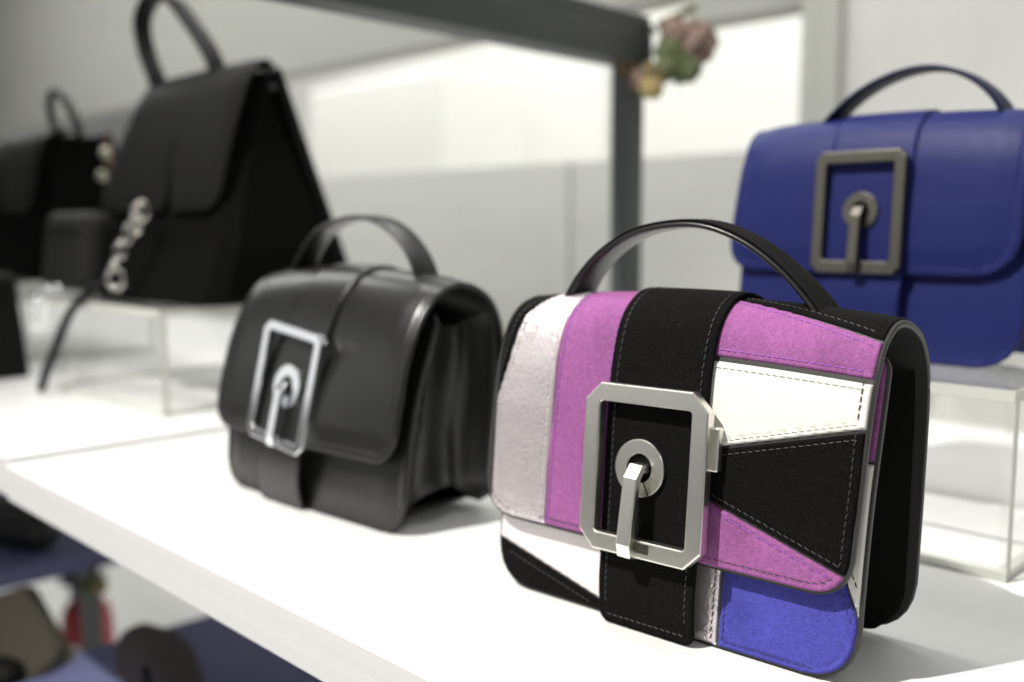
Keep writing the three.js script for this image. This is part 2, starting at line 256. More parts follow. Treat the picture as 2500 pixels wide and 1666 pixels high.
function ringGeo(R, r, depth) { const s = new THREE.Shape(); s.absarc(0, 0, R, 0, Math.PI * 2); const o = new THREE.Path(); o.absarc(0, 0, r, 0, Math.PI * 2, true); s.holes.push(o); return new THREE.ExtrudeGeometry(s, { depth: depth - 0.0008, bevelEnabled: true, bevelThickness: 0.0004, bevelSize: 0.0004, bevelOffset: -0.0004, bevelSegments: 3, curveSegments: 40 }).translate(0, 0, 0.0004); }
function prongGeo(w, pts, t) {                  // pts: [z, y] centre line in the side view
  const s = new THREE.Shape(), L = [], R = []; pts.forEach((p, i) => { const a = pts[Math.max(0, i - 1)], b = pts[Math.min(pts.length - 1, i + 1)], l = Math.hypot(b[0] - a[0], b[1] - a[1]), nx = (b[1] - a[1]) / l, ny = -(b[0] - a[0]) / l; L.push([p[0] + nx * t / 2, p[1] + ny * t / 2]); R.unshift([p[0] - nx * t / 2, p[1] - ny * t / 2]); });
  [...L, ...R].forEach((p, i) => (i ? s.lineTo(p[0], p[1]) : s.moveTo(p[0], p[1]))); s.closePath();
  return new THREE.ExtrudeGeometry(s, { depth: w - 0.001, bevelEnabled: true, bevelThickness: 0.0005, bevelSize: 0.0005, bevelOffset: -0.0005, bevelSegments: 2 }).rotateY(-Math.PI / 2).translate(w / 2, 0, 0);
}
// ------------------------------------------------------------------ the flap handbag
function handbag(o, t) {
  const fp = profile(o.flap), sf = surface(fp, o.droop, o.hw, o.wave || 0), S = fp.S, mt = o.mat, back = fp.back(o.hinge);
  const [fl, fr] = o.flapX;                       // half outlines: lower and upper x on each side
  const flapPoly = roundPoly([[fl[0], 0, o.rl], [fr[0], 0, o.rr], [fr[1], S(0.09)], [fr[2], S(0.14)], [fr[2], back], [fl[2], back], [fl[2], S(0.14)], [fl[1], S(0.08)]]);
  part(t, 'flap', sheet(flapPoly, sf, -0.0034, 0, { cell: o.cell, puff: o.panels ? 0 : 0.0014, dent: o.panels ? 0 : 0.0003, seam: 0.0046 }), o.panels ? M.edgePaint : mt.body);
  const flapIn = inset(ccw(flapPoly), 0.0007);
  // back panel
  const bp = fp.L, [bl0, br0] = o.bodyX, backPoly = roundPoly([[fl[2], back + 0.0003], [fr[2], back + 0.0003], [br0, bp, 0.026], [bl0, bp, 0.026]]);
  part(t, 'back_panel', sheet(backPoly, sf, -0.0034, 0, { cell: 0.004 }), o.panels ? M.edgePaint : mt.body);
  // front panel of the body
  const pp = profile(o.body), pf = surface(pp, 0, o.hw, o.wave ? o.wave * 0.6 : 0), [bl, br] = o.bodyX;
  const bodyPoly = roundPoly([[bl, 0, o.rb], [br, 0, o.rb], [br, pp.L, 0.008], [bl, pp.L, 0.008]]);
  part(t, 'front_panel', sheet(bodyPoly, pf, -0.0036, 0, { cell: o.cell, puff: o.panels ? 0 : 0.0012, dent: o.panels ? 0 : 0.0004 }), o.panels ? M.edgePaint : mt.body);
  const bodyIn = inset(ccw(bodyPoly), 0.0007);
  // gussets folded in at both ends, and the base
  const zf = (y) => pp.at(y).z - 0.0036, zr = (y) => fp.at(fp.back(y)).z + 0.004, topY = o.gussetTop;
  for (const sd of [-1, 1]) {
    const nu = 36, nv = 22, pos = [], uv = [], idx = [];
    for (let j = 0; j <= nv; j++) for (let i = 0; i <= nu; i++) { const u = i / nu, v = j / nv, yb = 0.004 + o.arch * Math.sin(Math.PI * u) ** 1.5, y = yb + (topY - 0.010 * Math.sin(Math.PI * u) - yb) * v;
      const a = zf(y), b = zr(y), fold = o.fold * (0.62 * Math.sin(Math.PI * u) ** 2 + (o.ridge || 0.38) * (0.5 - 0.5 * Math.cos(4 * Math.PI * u)) * (1 - 0.5 * v)) * (0.45 + 0.55 * v), w = o.fold * 0.12 * Math.sin(u * 9 + v * 5 + sd) * Math.sin(Math.PI * u);
      pos.push((sd > 0 ? br - 0.004 : bl + 0.004) - sd * (fold + w + 0.026 * (1 - Math.sqrt(Math.max(0, 1 - (1 - Math.min(1, y / 0.026)) ** 2)))), y, a + (b - a) * u); uv.push(u * 0.08, v * 0.15); }
    for (let j = 0; j < nv; j++) for (let i = 0; i < nu; i++) { const a = j * (nu + 1) + i, b = a + nu + 1; sd > 0 ? idx.push(a, a + 1, b, b, a + 1, b + 1) : idx.push(a, b, a + 1, b, b + 1, a + 1); }
    const g = new THREE.BufferGeometry(); g.setAttribute('position', new THREE.Float32BufferAttribute(pos, 3)); g.setAttribute('uv', new THREE.Float32BufferAttribute(uv, 2)); g.setIndex(idx); g.computeVertexNormals(); part(t, 'gusset', g, mt.gusset);
  }
  const zm = (zf(0.01) + zr(0.01)) / 2; part(t, 'base_panel', box(br - bl - 0.062, 0.004, zf(0.01) - zr(0.01), (bl + br) / 2, 0.0045, zm, 0.0015), mt.gusset);
  // central strap
  const sp = profile(offsetProfile(o.flap, o.lift, o.strapLow)), ss = surface(sp, o.droop, o.hw), k = o.skew, sx = o.strapX;
  const yAt = (s) => sp.at(s).y, edge = (x, s) => x + k * Math.max(0, yAt(s));
  const sEnd = sp.back(o.hinge + 0.004), cols = []; for (let i = 1; i <= 24; i++) cols.push(i / 24 * sEnd);
  const strapPoly = roundPoly([[sx[0], 0, 0.005], [sx[1], 0, 0.005], ...cols.map((s) => [edge(sx[1] + (sx[3] - sx[1]) * sm(0, 0.12, s), s), s]), ...cols.slice().reverse().map((s) => [edge(sx[0] + (sx[2] - sx[0]) * sm(0, 0.12, s), s), s])]);
  const strap = part(t, 'strap', sheet(strapPoly, ss, -0.0024, 0, { cell: o.cell, dent: o.panels ? 0.00035 : 0 }), mt.strap);
  if (o.panels) { const g = []; for (const sd of [0, 1]) g.push(stitches(cols.filter((s) => s < sEnd - 0.01).map((s) => [edge(sx[sd] + (sx[sd + 2] - sx[sd]) * sm(0, 0.12, s), s) + (sd ? -0.004 : 0.004), s]), ss, 0)); g.push(stitches([[sx[0] + 0.004, 0.004], [sx[1] - 0.004, 0.004]], ss, 0)); part(strap, 'stitching', merge(g), M.threadGrey, null, 'stuff'); }
  // patchwork panels
  const lay = (list, sfc, mask) => { for (const p of list) { const poly = clip(ccw(p.poly(S, fp)), mask); if (poly.length < 3) continue;
    const m = part(t, p.name, skin(inset(ccw(poly), 0.0002), sfc, { h: p.h || 0.0013, r: p.r || 0.0011, dent: p.dent ?? 0.0003, seam: 0.0030, cell: o.cell, puff: p.puff || 0 }), p.mat, p.label);
    if (p.seams) { const g = p.seams(S, fp).map((l) => { const q = clip2(l, inset(ccw(poly), 0.0018)); return q.length > 1 ? stitches(q, sfc, (p.h || 0.0013) + 0.00005) : null; }).filter(Boolean); if (g.length) part(m, 'stitching', merge(g), p.thread, null, 'stuff'); } } };
  if (o.panels) { lay(o.panels, sf, flapIn); lay(o.bodyPanels, pf, bodyIn); }
  // stitch line round the flap
  const per = inset(ccw(flapPoly), 0.0046), from = per.filter((p) => p[1] < fp.apex * 1.05);
  const st = o.perimeter ? o.perimeter(S, fp, per).map(([l, mm]) => [stitches(l, sf, o.panels ? 0.0013 : 0.0001), mm]).filter(([g]) => g) : [[stitches(from, sf, -0.0001, { r: 0.00025 }), mt.thread]];
  for (const [g, mm] of st) part(t, 'stitching', g, mm, null, 'stuff');
  // buckle, its prong and the eyelet behind it
  const b = o.buckle, bk = new THREE.Group(); bk.position.set(b.x, b.y, b.z); bk.rotation.set(-rad(b.lean), 0, 0); bk.rotateZ(-rad(b.turn));
  const bm = new THREE.Matrix4().compose(bk.position, bk.quaternion, V(1, 1, 1));
  const put = (g) => g.applyMatrix4(bm);
  const bu = part(t, 'buckle', put(merge([frameGeo(b.w, b.h, b.bar, b.d, b.cut), ...(b.hinge ? [new RoundedBoxGeometry(0.008, 0.021, 0.005, 2, 0.0012).translate(b.w / 2 - 0.0008, b.h * 0.19, -0.0012)] : [])])), mt.metal);
  const q = b.prong; part(bu, 'prong', put(prongGeo(q.w, q.pts, q.t).translate(q.x, 0, 0).rotateZ(rad(q.turn || 0))), mt.metal);
  if (o.panels) part(bu, 'notch', put(box(0.0075, 0.0052, 0.0006, q.x + 0.0072, -b.h / 2 + b.bar * 0.62, b.d + 0.0002, 0.0002)), M.gunmetal, 'recess in the lower bar where the prong rests');
  const gy = o.eyelet; const n = ss.nor(gy[0], sp.S(gy[1])), gp = ss.at(gy[0], sp.S(gy[1]), 0.0001);
  const eg = ringGeo(gy[2], gy[3], gy[4]); if (o.panels) { eg.rotateZ(0); }
  eg.lookAt(n); eg.translate(gp.x, gp.y, gp.z); part(t, 'eyelet', eg, mt.metal);
  if (o.panels) { const sl = box(gy[2] - gy[3] + 0.0002, 0.0005, 0.0004, (gy[2] + gy[3]) / 2, 0, gy[4] + 0.0001).rotateZ(-1.12); sl.lookAt(n); sl.translate(gp.x, gp.y, gp.z); part(t, 'eyelet_slit', sl, M.lining); }
  const hole = new THREE.CircleGeometry(gy[3] * 1.02, 32).translate(0, 0, 0.0002); hole.lookAt(n); hole.translate(gp.x, gp.y, gp.z); part(t, 'eyelet_hole', hole, M.lining);
  // handle
  const hd = o.handle.map(([x, y]) => V(x / 1000, y / 1000, o.handleZ / 1000));
  const ha = part(t, 'handle', band(hd, (t) => o.handleW * (1 + o.flare * Math.abs(2 * t - 1) ** 3), 0.0036, V(0, 0.0, 1), 80), mt.handle);
  if (o.panels) { part(ha, 'handle_face', band(hd.map((p, i) => { const a = hd[Math.max(0, i - 1)], c = hd[Math.min(hd.length - 1, i + 1)], tx = c.x - a.x, ty = c.y - a.y, l = Math.hypot(tx, ty); return V(p.x - ty / l * 0.0021, p.y + tx / l * 0.0021, p.z); }), (t) => 0.97 * o.handleW * (1 + o.flare * Math.abs(2 * t - 1) ** 3), 0.0012, V(0, 0, 1), 80), M.blackSuede); }
  return t;
}
function clip2(line, conv) {                     // the stretch of a polyline inside a polygon
  const out = []; for (let i = 0; i + 1 < line.length; i++) { const a = line[i], b = line[i + 1], n = Math.max(2, Math.ceil(Math.hypot(b[0] - a[0], b[1] - a[1]) / 0.001)); for (let k = 0; k <= n; k++) { const p = [a[0] + (b[0] - a[0]) * k / n, a[1] + (b[1] - a[1]) * k / n]; if (within(conv, p[0], p[1])) out.push(p); } }
  const o = []; for (let i = 0; i < out.length; i += 3) o.push(out[i]); if (out.length) o.push(out[out.length - 1]); return o;
}

// ------------------------------------------------------------------ setting
const TA = -rad(46.15), TC = V(-0.42774, 0, -0.83492);          // the display's front left table corner and its turn
const inT = (x, y, z) => V(x, y, z).applyAxisAngle(V(0, 1, 0), TA).add(TC);
const FLOOR = -0.95;
struct('floor', new THREE.BoxGeometry(14, 0.04, 14), M.floor, V(-1.5, FLOOR - 0.02, -3));
// low partition behind the display, with the bright room beyond it, under a deep header
{
  const part2 = struct('partition_wall', merge([box(4.6, 0.44, 0.06, -2.35, 0.116, -1.36), box(0.09, 0.44, 0.012, -0.63, 0.114, -1.327)]), M.wall, TC, TA);
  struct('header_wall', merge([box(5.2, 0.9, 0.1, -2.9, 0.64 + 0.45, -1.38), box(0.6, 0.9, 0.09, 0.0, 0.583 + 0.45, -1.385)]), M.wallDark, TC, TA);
  struct('pillar', box(0.072, 3, 0.1, -0.004, 0.5, -1.367, 0.003), M.pillar, TC, TA);
  struct('right_wall', box(2.4, 3, 0.1, 1.232, 0.5, -1.385), M.wallPale, TC, TA);
  struct('far_wall', box(9, 4, 0.1, -1.5, 0.6, -3.4), M.wallPale, TC, TA);
  const col = thing('column', 'slim pale column in the bright room left of the dark post', 'column', inT(-1.02, FLOOR, -2.0), TA); part(col, 'shaft', box(0.055, 2.4, 0.055, 0, 1.2, 0, 0.004), M.cabinet); part(col, 'foot', box(0.11, 0.03, 0.11, 0, 0.015, 0, 0.004), M.cabinet);
  const cab = thing('cabinet', 'pale grey cabinet in the bright room behind the large backpack', 'cabinet', inT(-2.42, FLOOR, -2.35), TA);
  part(cab, 'carcass', box(0.86, 1.72, 0.4, 0, 0.86, 0, 0.01), M.cabinet); part(cab, 'door', box(0.83, 1.66, 0.018, 0, 0.88, 0.21, 0.004), M.cabinet);
  const far = new THREE.RectAreaLight(new THREE.Color(1, 1, 0.97), LIGHT.far, 6, 0.8); far.name = 'far_room_light'; far.position.copy(inT(-1.5, 2.3, -1.62)); far.lookAt(inT(-1.5, 0.3, -3.2)); scene.add(far);
}
// ------------------------------------------------------------------ display tables
function slab(name, label, category, x0, x1, y, th, z0, z1, mat, group) {
  const t = thing(name, label, category, TC, TA, group);
  part(t, 'tabletop', box(x1 - x0, th, z1 - z0, (x0 + x1) / 2, y - th / 2, (z0 + z1) / 2, 0.0012), mat);
  return t;
}
const table = slab('display_table', 'white display table with thick top carrying the patchwork, black and blue handbags', 'table', 0, 2.3, 0, 0.0306, -0.76, 0, M.tableWhite);
for (const [x, z] of [[2.2, -0.06], [2.2, -0.70], [0.6, -0.70]]) part(table, 'leg', box(0.03, 0.92, 0.03, x, -0.4906, z, 0.002), M.frame);
const table2 = slab('display_table', 'white display table carrying the black backpacks, at the far left end', 'table', -1.9, -0.004, 0.0045, 0.035, -0.76, -0.003, M.tableWhite);
for (const [x, z] of [[-1.8, -0.06], [-1.8, -0.70]]) part(table2, 'leg', box(0.03, 0.92, 0.03, x, -0.4906, z, 0.002), M.frame);
const shelfA = slab('lower_shelf', 'navy blue lower shelf below the near white table with fluffy bags on it', 'shelf', -0.352, 2.2, -0.33, 0.03, -0.76, 0.12, M.navy);
for (const [x, z] of [[0.1, -0.7], [2.1, -0.7]]) part(shelfA, 'leg', box(0.025, 0.59, 0.025, x, -0.655, z), M.frame);
const shelfB = slab('lower_shelf', 'dark navy lower shelf below the left white table, holding a black leather pouch', 'shelf', -1.9, -0.735, -0.33, 0.03, -0.76, 0.05, M.navy);
{ part(shelfB, 'leg', box(0.026, 0.59, 0.026, -0.752, -0.655, -0.345, 0.002), M.greyPost, 'grey metal leg at the shelf end'); }
// dark frame: a post behind the table and a beam that comes forward from its head
{
  const t = thing('metal_frame', 'dark grey metal frame with a beam overhead and a post behind the patchwork bag', 'frame', TC, TA);
  part(t, 'post', box(0.0285, 0.43 - FLOOR, 0.0285, 0.0942, (0.41 + FLOOR) / 2 + 0.005, -0.697, 0.002), M.frame);
  part(t, 'beam', merge([box(0.042, 0.038, 0.68, 0, 0, 0.32, 0.003), box(0.036, 0.022, 0.68, 0, 0.029, 0.32, 0.003)]).rotateY(rad(4)).translate(0.0942, 0.411, -0.7), M.frame);
}
// ------------------------------------------------------------------ acrylic stands
function acrylic(label, origin, turn, w, h, d, group) {
  const t = thing('acrylic_stand', label, 'stand', origin, turn, group), th = 0.0072;
  const pane = (name, bx, edges) => { const p = part(t, name, bx, M.acrylic); part(p, 'polished_edge', merge(edges), M.acrylicEdge); };
  // the front right lower corner is the origin; the stand reaches to -x and -z
  pane('top_panel', box(w - 0.0008, th, d - 0.0008, -w / 2, h - th / 2, -d / 2), [box(w, th - 0.0004, 0.0004, -w / 2, h - th / 2, -0.0001), box(0.0004, th - 0.0004, d, -0.0001, h - th / 2, -d / 2), box(w, th - 0.0004, 0.0004, -w / 2, h - th / 2, -d + 0.0001)]);
  pane('front_panel', box(w - 0.0008, h - th - 0.0008, th, -w / 2, (h - th) / 2, -th / 2 - 0.0006), [box(0.0004, h - th, th - 0.0004, -0.0001, (h - th) / 2, -th / 2 - 0.0006), box(w, 0.0052, th - 0.0006, -w / 2, 0.0028, -th / 2 - 0.0006)]);
  pane('side_panel', box(th, h - th - 0.0008, d - 2 * th - 0.003, -th / 2 - 0.0006, (h - th) / 2, -d / 2), [box(th - 0.0006, 0.0045, d - 2 * th - 0.003, -th / 2 - 0.0006, 0.0024, -d / 2)]);
  pane('side_panel', box(th, h - th - 0.0008, d - 2 * th - 0.003, -w + th / 2 + 0.0006, (h - th) / 2, -d / 2), [box(th - 0.0006, 0.0045, d - 2 * th - 0.003, -w + th / 2 + 0.0006, 0.0024, -d / 2)]);
  pane('back_panel', box(w - 0.0008, h - th - 0.0008, th, -w / 2, (h - th) / 2, -d + th / 2 + 0.0006), [box(0.0004, h - th, th - 0.0004, -0.0001, (h - th) / 2, -d + th / 2 + 0.0006)]);
  return t;
}
const SA = V(0.27757, 0.0003, -0.54903), SH = 0.1096;
acrylic('clear acrylic riser under the blue handbag at the right edge', SA, -rad(45), 0.30, SH, 0.17, 'clear acrylic risers');
const SB = V(-0.35858, 0.0048, -1.02170);
acrylic('clear acrylic riser under the large black backpack', SB, -rad(44), 0.29, 0.1105, 0.24, 'clear acrylic risers');
acrylic('clear acrylic riser under the smaller backpack at far left', inT(-0.62, 0.0048, -0.22), -rad(44), 0.30, 0.115, 0.2, 'clear acrylic risers');

// ------------------------------------------------------------------ patchwork bag
const OP = V(0.070536, 0.0006, -0.48792);
{
  const flap = [[6.5, 40], [4.8, 60], [2.8, 83], [0.6, 108], [-3, 130], [-10, 147], [-21, 156], [-32, 158.5], [-45, 156], [-57.5, 149.5], [-66, 138], [-69.5, 120], [-70, 100], [-69, 50], [-66.5, 3]];
  const dv = (x0, y0, x1, y1) => (S) => [[x0, S(y0)], [x1, S(y1)]];
  const X0 = 0.022, X1 = 0.112;
  const panels = [
    { name: 'suede_panel', label: 'narrow black suede panel along the left edge', mat: M.blackSuede, h: 0.0010, poly: (S, f) => [[-0.12, S(0.085)], [-0.1085, S(0.085)], [-0.1052, S(0.10)], [-0.0975, S(0.125)], [-0.093, S(0.149)], [-0.079, f.apex], [-0.060, f.apex + 0.03], [-0.12, f.apex + 0.03]], seams: (S, f) => [[[-0.1015, S(0.100)], [-0.0965, S(0.13)], [-0.094, S(0.15)], [-0.084, f.apex]].map(([x, s]) => [x - 0.0035, s])], thread: M.threadGrey },
    { name: 'metallic_panel', label: 'crinkled pale silver leather panel on the left of the flap', mat: M.silver, h: 0.0014, puff: 0.0004, poly: (S, f) => [[-0.0655, -0.01], [-0.0643, S(0.077)], [-0.0631, S(0.112)], [-0.0625, S(0.145)], [-0.0600, f.apex], [-0.058, f.apex + 0.03], [-0.061, f.apex + 0.03], [-0.079, f.apex], [-0.093, S(0.149)], [-0.0975, S(0.125)], [-0.1052, S(0.10)], [-0.109, S(0.084)], [-0.12, S(0.06)], [-0.12, -0.01]], seams: (S, f) => [[[-0.0685, 0.002], [-0.0673, S(0.077)], [-0.0661, S(0.112)], [-0.0655, S(0.145)], [-0.063, f.apex]], [[-0.1022, S(0.10)], [-0.0945, S(0.125)], [-0.090, S(0.149)], [-0.076, f.apex]]], thread: M.threadSilver },
    { name: 'suede_panel', label: 'tall lilac suede panel left of the buckle', mat: M.lilac, h: 0.0015, poly: (S, f) => [[-0.0655, -0.01], [-0.018, -0.01], [-0.018, f.apex + 0.03], [-0.058, f.apex + 0.03], [-0.0600, f.apex], [-0.0625, S(0.145)], [-0.0631, S(0.112)], [-0.0643, S(0.077)]], seams: (S, f) => [[[-0.0625, 0.002], [-0.0613, S(0.077)], [-0.0601, S(0.112)], [-0.0595, S(0.145)], [-0.057, f.apex]], [[-0.0285, 0.002], [-0.0275, S(0.11)], [-0.0275, S(0.145)], [-0.0275, f.apex]]], thread: M.threadViolet },
    { name: 'suede_panel', label: 'black suede panel over the top edge at the right', mat: M.blackSuede, h: 0.0010, poly: (S, f) => [[X0, f.apex - 0.004], [X1, S(0.1494)], [X1, f.L], [X0, f.L]], seams: (S, f) => [[[0.03, f.apex - 0.001], [X1, S(0.1494) + 0.003]]], thread: M.threadGrey },
    { name: 'suede_panel', label: 'lilac suede panel at the top right of the flap', mat: M.lilac, h: 0.0015, poly: (S, f) => [[X0, S(0.1352)], [X1, S(0.1345)], [X1, S(0.149)], [X0, f.apex - 0.0045]], seams: (S, f) => [[[X0, S(0.1352) + 0.003], [X1, S(0.1345) + 0.003]], [[X0, f.apex - 0.008], [X1, S(0.149) - 0.0036]]], thread: M.threadViolet },
    { name: 'leather_panel', label: 'smooth white leather panel right of the buckle', mat: M.white, h: 0.0011, poly: (S) => [[X0, S(0.0935)], [X1, S(0.1158)], [X1, S(0.1329)], [X0, S(0.1337)]], seams: (S) => [[[X0, S(0.0935) + 0.0027], [X1, S(0.1158) + 0.0027]], [[X0, S(0.1337) - 0.0027], [X1, S(0.1329) - 0.0027]]], thread: M.threadWhite },
    { name: 'suede_panel', label: 'large black suede panel at the right of the flap', mat: M.blackSuede, h: 0.0012, poly: (S) => [[X0, S(0.0752)], [X1, S(0.0468)], [X1, S(0.1148)], [X0, S(0.0925)]], seams: (S) => [[[X0, S(0.0925) - 0.003], [X1, S(0.1148) - 0.003]], [[X0, S(0.0752) + 0.0032], [X1, S(0.0468) + 0.0032]]], thread: M.threadGrey },
    { name: 'suede_panel', label: 'lilac suede wedge at the lower right of the flap', mat: M.lilac, h: 0.0015, poly: (S) => [[X0, -0.01], [X1, -0.01], [X1, S(0.0462)], [X0, S(0.0744)]], seams: (S) => [[[X0, S(0.0744) - 0.003], [X1, S(0.0462) - 0.003]]], thread: M.threadViolet },
  ];
  const bodyPanels = [
    { name: 'metallic_panel', label: 'pale pink silver leather panel below the flap at the left', mat: M.palePink, poly: () => [[-0.12, 0.0302], [-0.02, 0.0036], [-0.02, 0.16], [-0.12, 0.16]], seams: () => [[[-0.12, 0.0332], [-0.02, 0.0066]]], thread: M.threadSilver },
    { name: 'suede_panel', label: 'black suede wedge at the bottom left corner', mat: M.blackSuede, h: 0.0011, poly: () => [[-0.12, -0.01], [-0.02, -0.01], [-0.02, 0.003], [-0.12, 0.0296]], seams: () => [[[-0.095, 0.0185], [-0.02, -0.001]]], thread: M.threadBlack },
    { name: 'metallic_panel', label: 'narrow crinkled silver panel right of the strap end', mat: M.silver, poly: () => [[0.016, -0.01], [0.0376, -0.01], [0.0376, 0.09], [0.016, 0.09]], seams: () => [[[0.0350, 0.002], [0.0350, 0.07]]], thread: M.threadBlack },
    { name: 'suede_panel', label: 'bright blue suede panel at the bottom right corner', mat: M.blueSuede, h: 0.0016, poly: () => [[0.0383, -0.01], [0.12, -0.01], [0.12, 0.0], [0.1062, 0.0270], [0.0965, 0.0480], [0.0825, 0.08], [0.0383, 0.09]], seams: () => [[[0.0412, 0.004], [0.0412, 0.06]], [[0.0412, 0.0044], [0.0985, 0.0044]], [[0.1026, 0.0280], [0.0930, 0.0480], [0.0825, 0.07]]], thread: M.threadBlue },
    { name: 'leather_panel', label: 'white leather piece behind the flap at the right edge', mat: M.white, poly: () => [[0.1067, 0.0272], [0.097, 0.0482], [0.083, 0.08], [0.078, 0.098], [0.12, 0.098], [0.12, 0.0]], seams: () => [[[0.1085, 0.034], [0.1005, 0.050], [0.087, 0.08]]], thread: M.threadBlack },
    { name: 'suede_panel', label: 'lilac suede piece behind the flap at the upper right edge', mat: M.lilac, poly: () => [[0.05, 0.0986], [0.12, 0.0986], [0.12, 0.2], [0.05, 0.2]] },
  ];
  const t = thing('handbag', 'patchwork handbag of lilac, black, white and silver panels at the front of the white table', 'handbag', OP, -rad(41.5), 'flap handbags with large rectangular buckles');
  handbag({
    flap, droop: 0.0055, hw: 0.106, hinge: 0.125, cell: 0.0017, flapX: [[-0.1100, -0.1088, -0.1050], [0.1025, 0.1052, 0.1070]], rl: 0.022, rr: 0.017,
    body: [[2, 0], [-2, 40], [-8, 80], [-15, 110], [-23, 144]], bodyX: [-0.1035, 0.1055], rb: 0.024, gussetTop: 0.132, arch: 0.004, fold: 0.028,
    lift: 3.9, strapLow: [[11.0, 0.6], [12.0, 20]], skew: 0, strapX: [-0.0245, 0.0295, -0.0255, 0.0305],
    mat: { body: M.blackSuede, gusset: M.lining, strap: M.blackSuede, metal: M.nickel, handle: M.blackGloss, thread: M.threadGrey }, panels, bodyPanels,
    perimeter: (S, fp, per) => { const l = per.filter((p) => p[1] < S(0.149)), at = l.findIndex((p, i) => l[(i + l.length - 1) % l.length][1] - p[1] > 0.03 || (p[0] < -0.05 && l[(i + l.length - 1) % l.length][0] > 0.05)); const q = at > 0 ? [...l.slice(at), ...l.slice(0, at)] : l;
      const dense = []; for (let i = 0; i + 1 < q.length; i++) { const n = Math.max(1, Math.ceil(Math.hypot(q[i + 1][0] - q[i][0], q[i + 1][1] - q[i][1]) / 0.004)); for (let k = 0; k < n; k++) dense.push([q[i][0] + (q[i + 1][0] - q[i][0]) * k / n, q[i][1] + (q[i + 1][1] - q[i][1]) * k / n]); }
      const lt = dense.filter((p) => p[0] < -0.026), rt = dense.filter((p) => p[0] > 0.03), dark = (p) => p[0] > 0.09 && p[1] > S(0.052) && p[1] < S(0.114);
      return [[lt, M.threadBlack], [rt.filter((p) => !dark(p) && p[1] < S(0.06)), M.threadBlack], [rt.filter(dark), M.threadGrey], [rt.filter((p) => !dark(p) && p[1] > S(0.09)), M.threadBlack]]; },
    buckle: { x: 0.0012, y: 0.0805, z: 0.0082, lean: 5, turn: -0.5, w: 0.0705, h: 0.0835, bar: 0.0090, d: 0.0062, cut: 0.0088, hinge: true, prong: { w: 0.0078, t: 0.0042, x: -0.004, turn: -1.5, pts: [[-0.003, 0.0015], [0.0045, 0.0015], [0.0078, -0.0030], [0.0098, -0.0352], [0.0085, -0.0400], [0.0050, -0.0402]] } },
    eyelet: [-0.0035, 0.0815, 0.0142, 0.0072, 0.0019], handle: [[-77, 148], [-75, 157], [-65, 173], [-51, 186], [-33, 195.5], [-10, 200], [9, 199.5], [29, 193], [47, 182], [62, 169], [74, 155], [77, 148]], handleZ: -34, handleW: 0.0185, flare: 0.45,
  }, t);
}
// ------------------------------------------------------------------ black leather bag
{
  const flap = [[9, 47], [5, 70], [-2, 100], [-13, 130], [-24, 148], [-37, 158.5], [-53, 162.5], [-69, 159], [-83, 150], [-92, 134], [-95, 105], [-94, 50], [-90, 4]];
  const t = thing('handbag', 'small black leather handbag with shiny silver buckle, left of the patchwork bag', 'handbag', V(-0.15218, 0.0006, -0.70902).add(V(Math.cos(rad(43.5)), 0, Math.sin(rad(43.5))).multiplyScalar(0.006)), -rad(43.5), 'flap handbags with large rectangular buckles');
  handbag({
    flap, droop: 0.006, hw: 0.106, hinge: 0.12, cell: 0.0028, wave: 0.0016, flapX: [[-0.1075, -0.1065, -0.1020], [0.1040, 0.1060, 0.1060]], rl: 0.02, rr: 0.02,
    body: [[2, 0], [-2, 40], [-10, 80], [-20, 110], [-32, 142]], bodyX: [-0.1045, 0.1070], rb: 0.024, gussetTop: 0.142, arch: 0.020, fold: 0.020, ridge: 0.75,
    lift: 3.4, strapLow: [[8, 0.4], [13, 20]], skew: 0.125, strapX: [-0.045, 0.006, -0.045, 0.006],
    mat: { body: M.blackLeather, gusset: M.gussetLeather, strap: M.blackLeather, metal: M.chrome, handle: M.blackLeather, thread: M.threadBlack },
    buckle: { x: -0.0112, y: 0.0862, z: 0.0035, lean: 9.4, turn: 6.5, w: 0.0705, h: 0.0860, bar: 0.0072, d: 0.0062, cut: 0.0060, prong: { w: 0.0075, t: 0.0042, x: 0.0, turn: 4, pts: [[-0.004, 0.0015], [0.0045, 0.0015], [0.0078, -0.0030], [0.0098, -0.0362], [0.0085, -0.0412], [0.0050, -0.0415]] } },
    eyelet: [-0.0100, 0.0865, 0.0155, 0.0072, 0.0022], handle: [[-74, 150], [-72, 164], [-62, 179], [-44, 194], [-20, 203], [4, 206], [28, 203], [48, 194], [64, 180], [73, 164], [75, 150]], handleZ: -53, handleW: 0.0200, flare: 0.15,
  }, t);
}
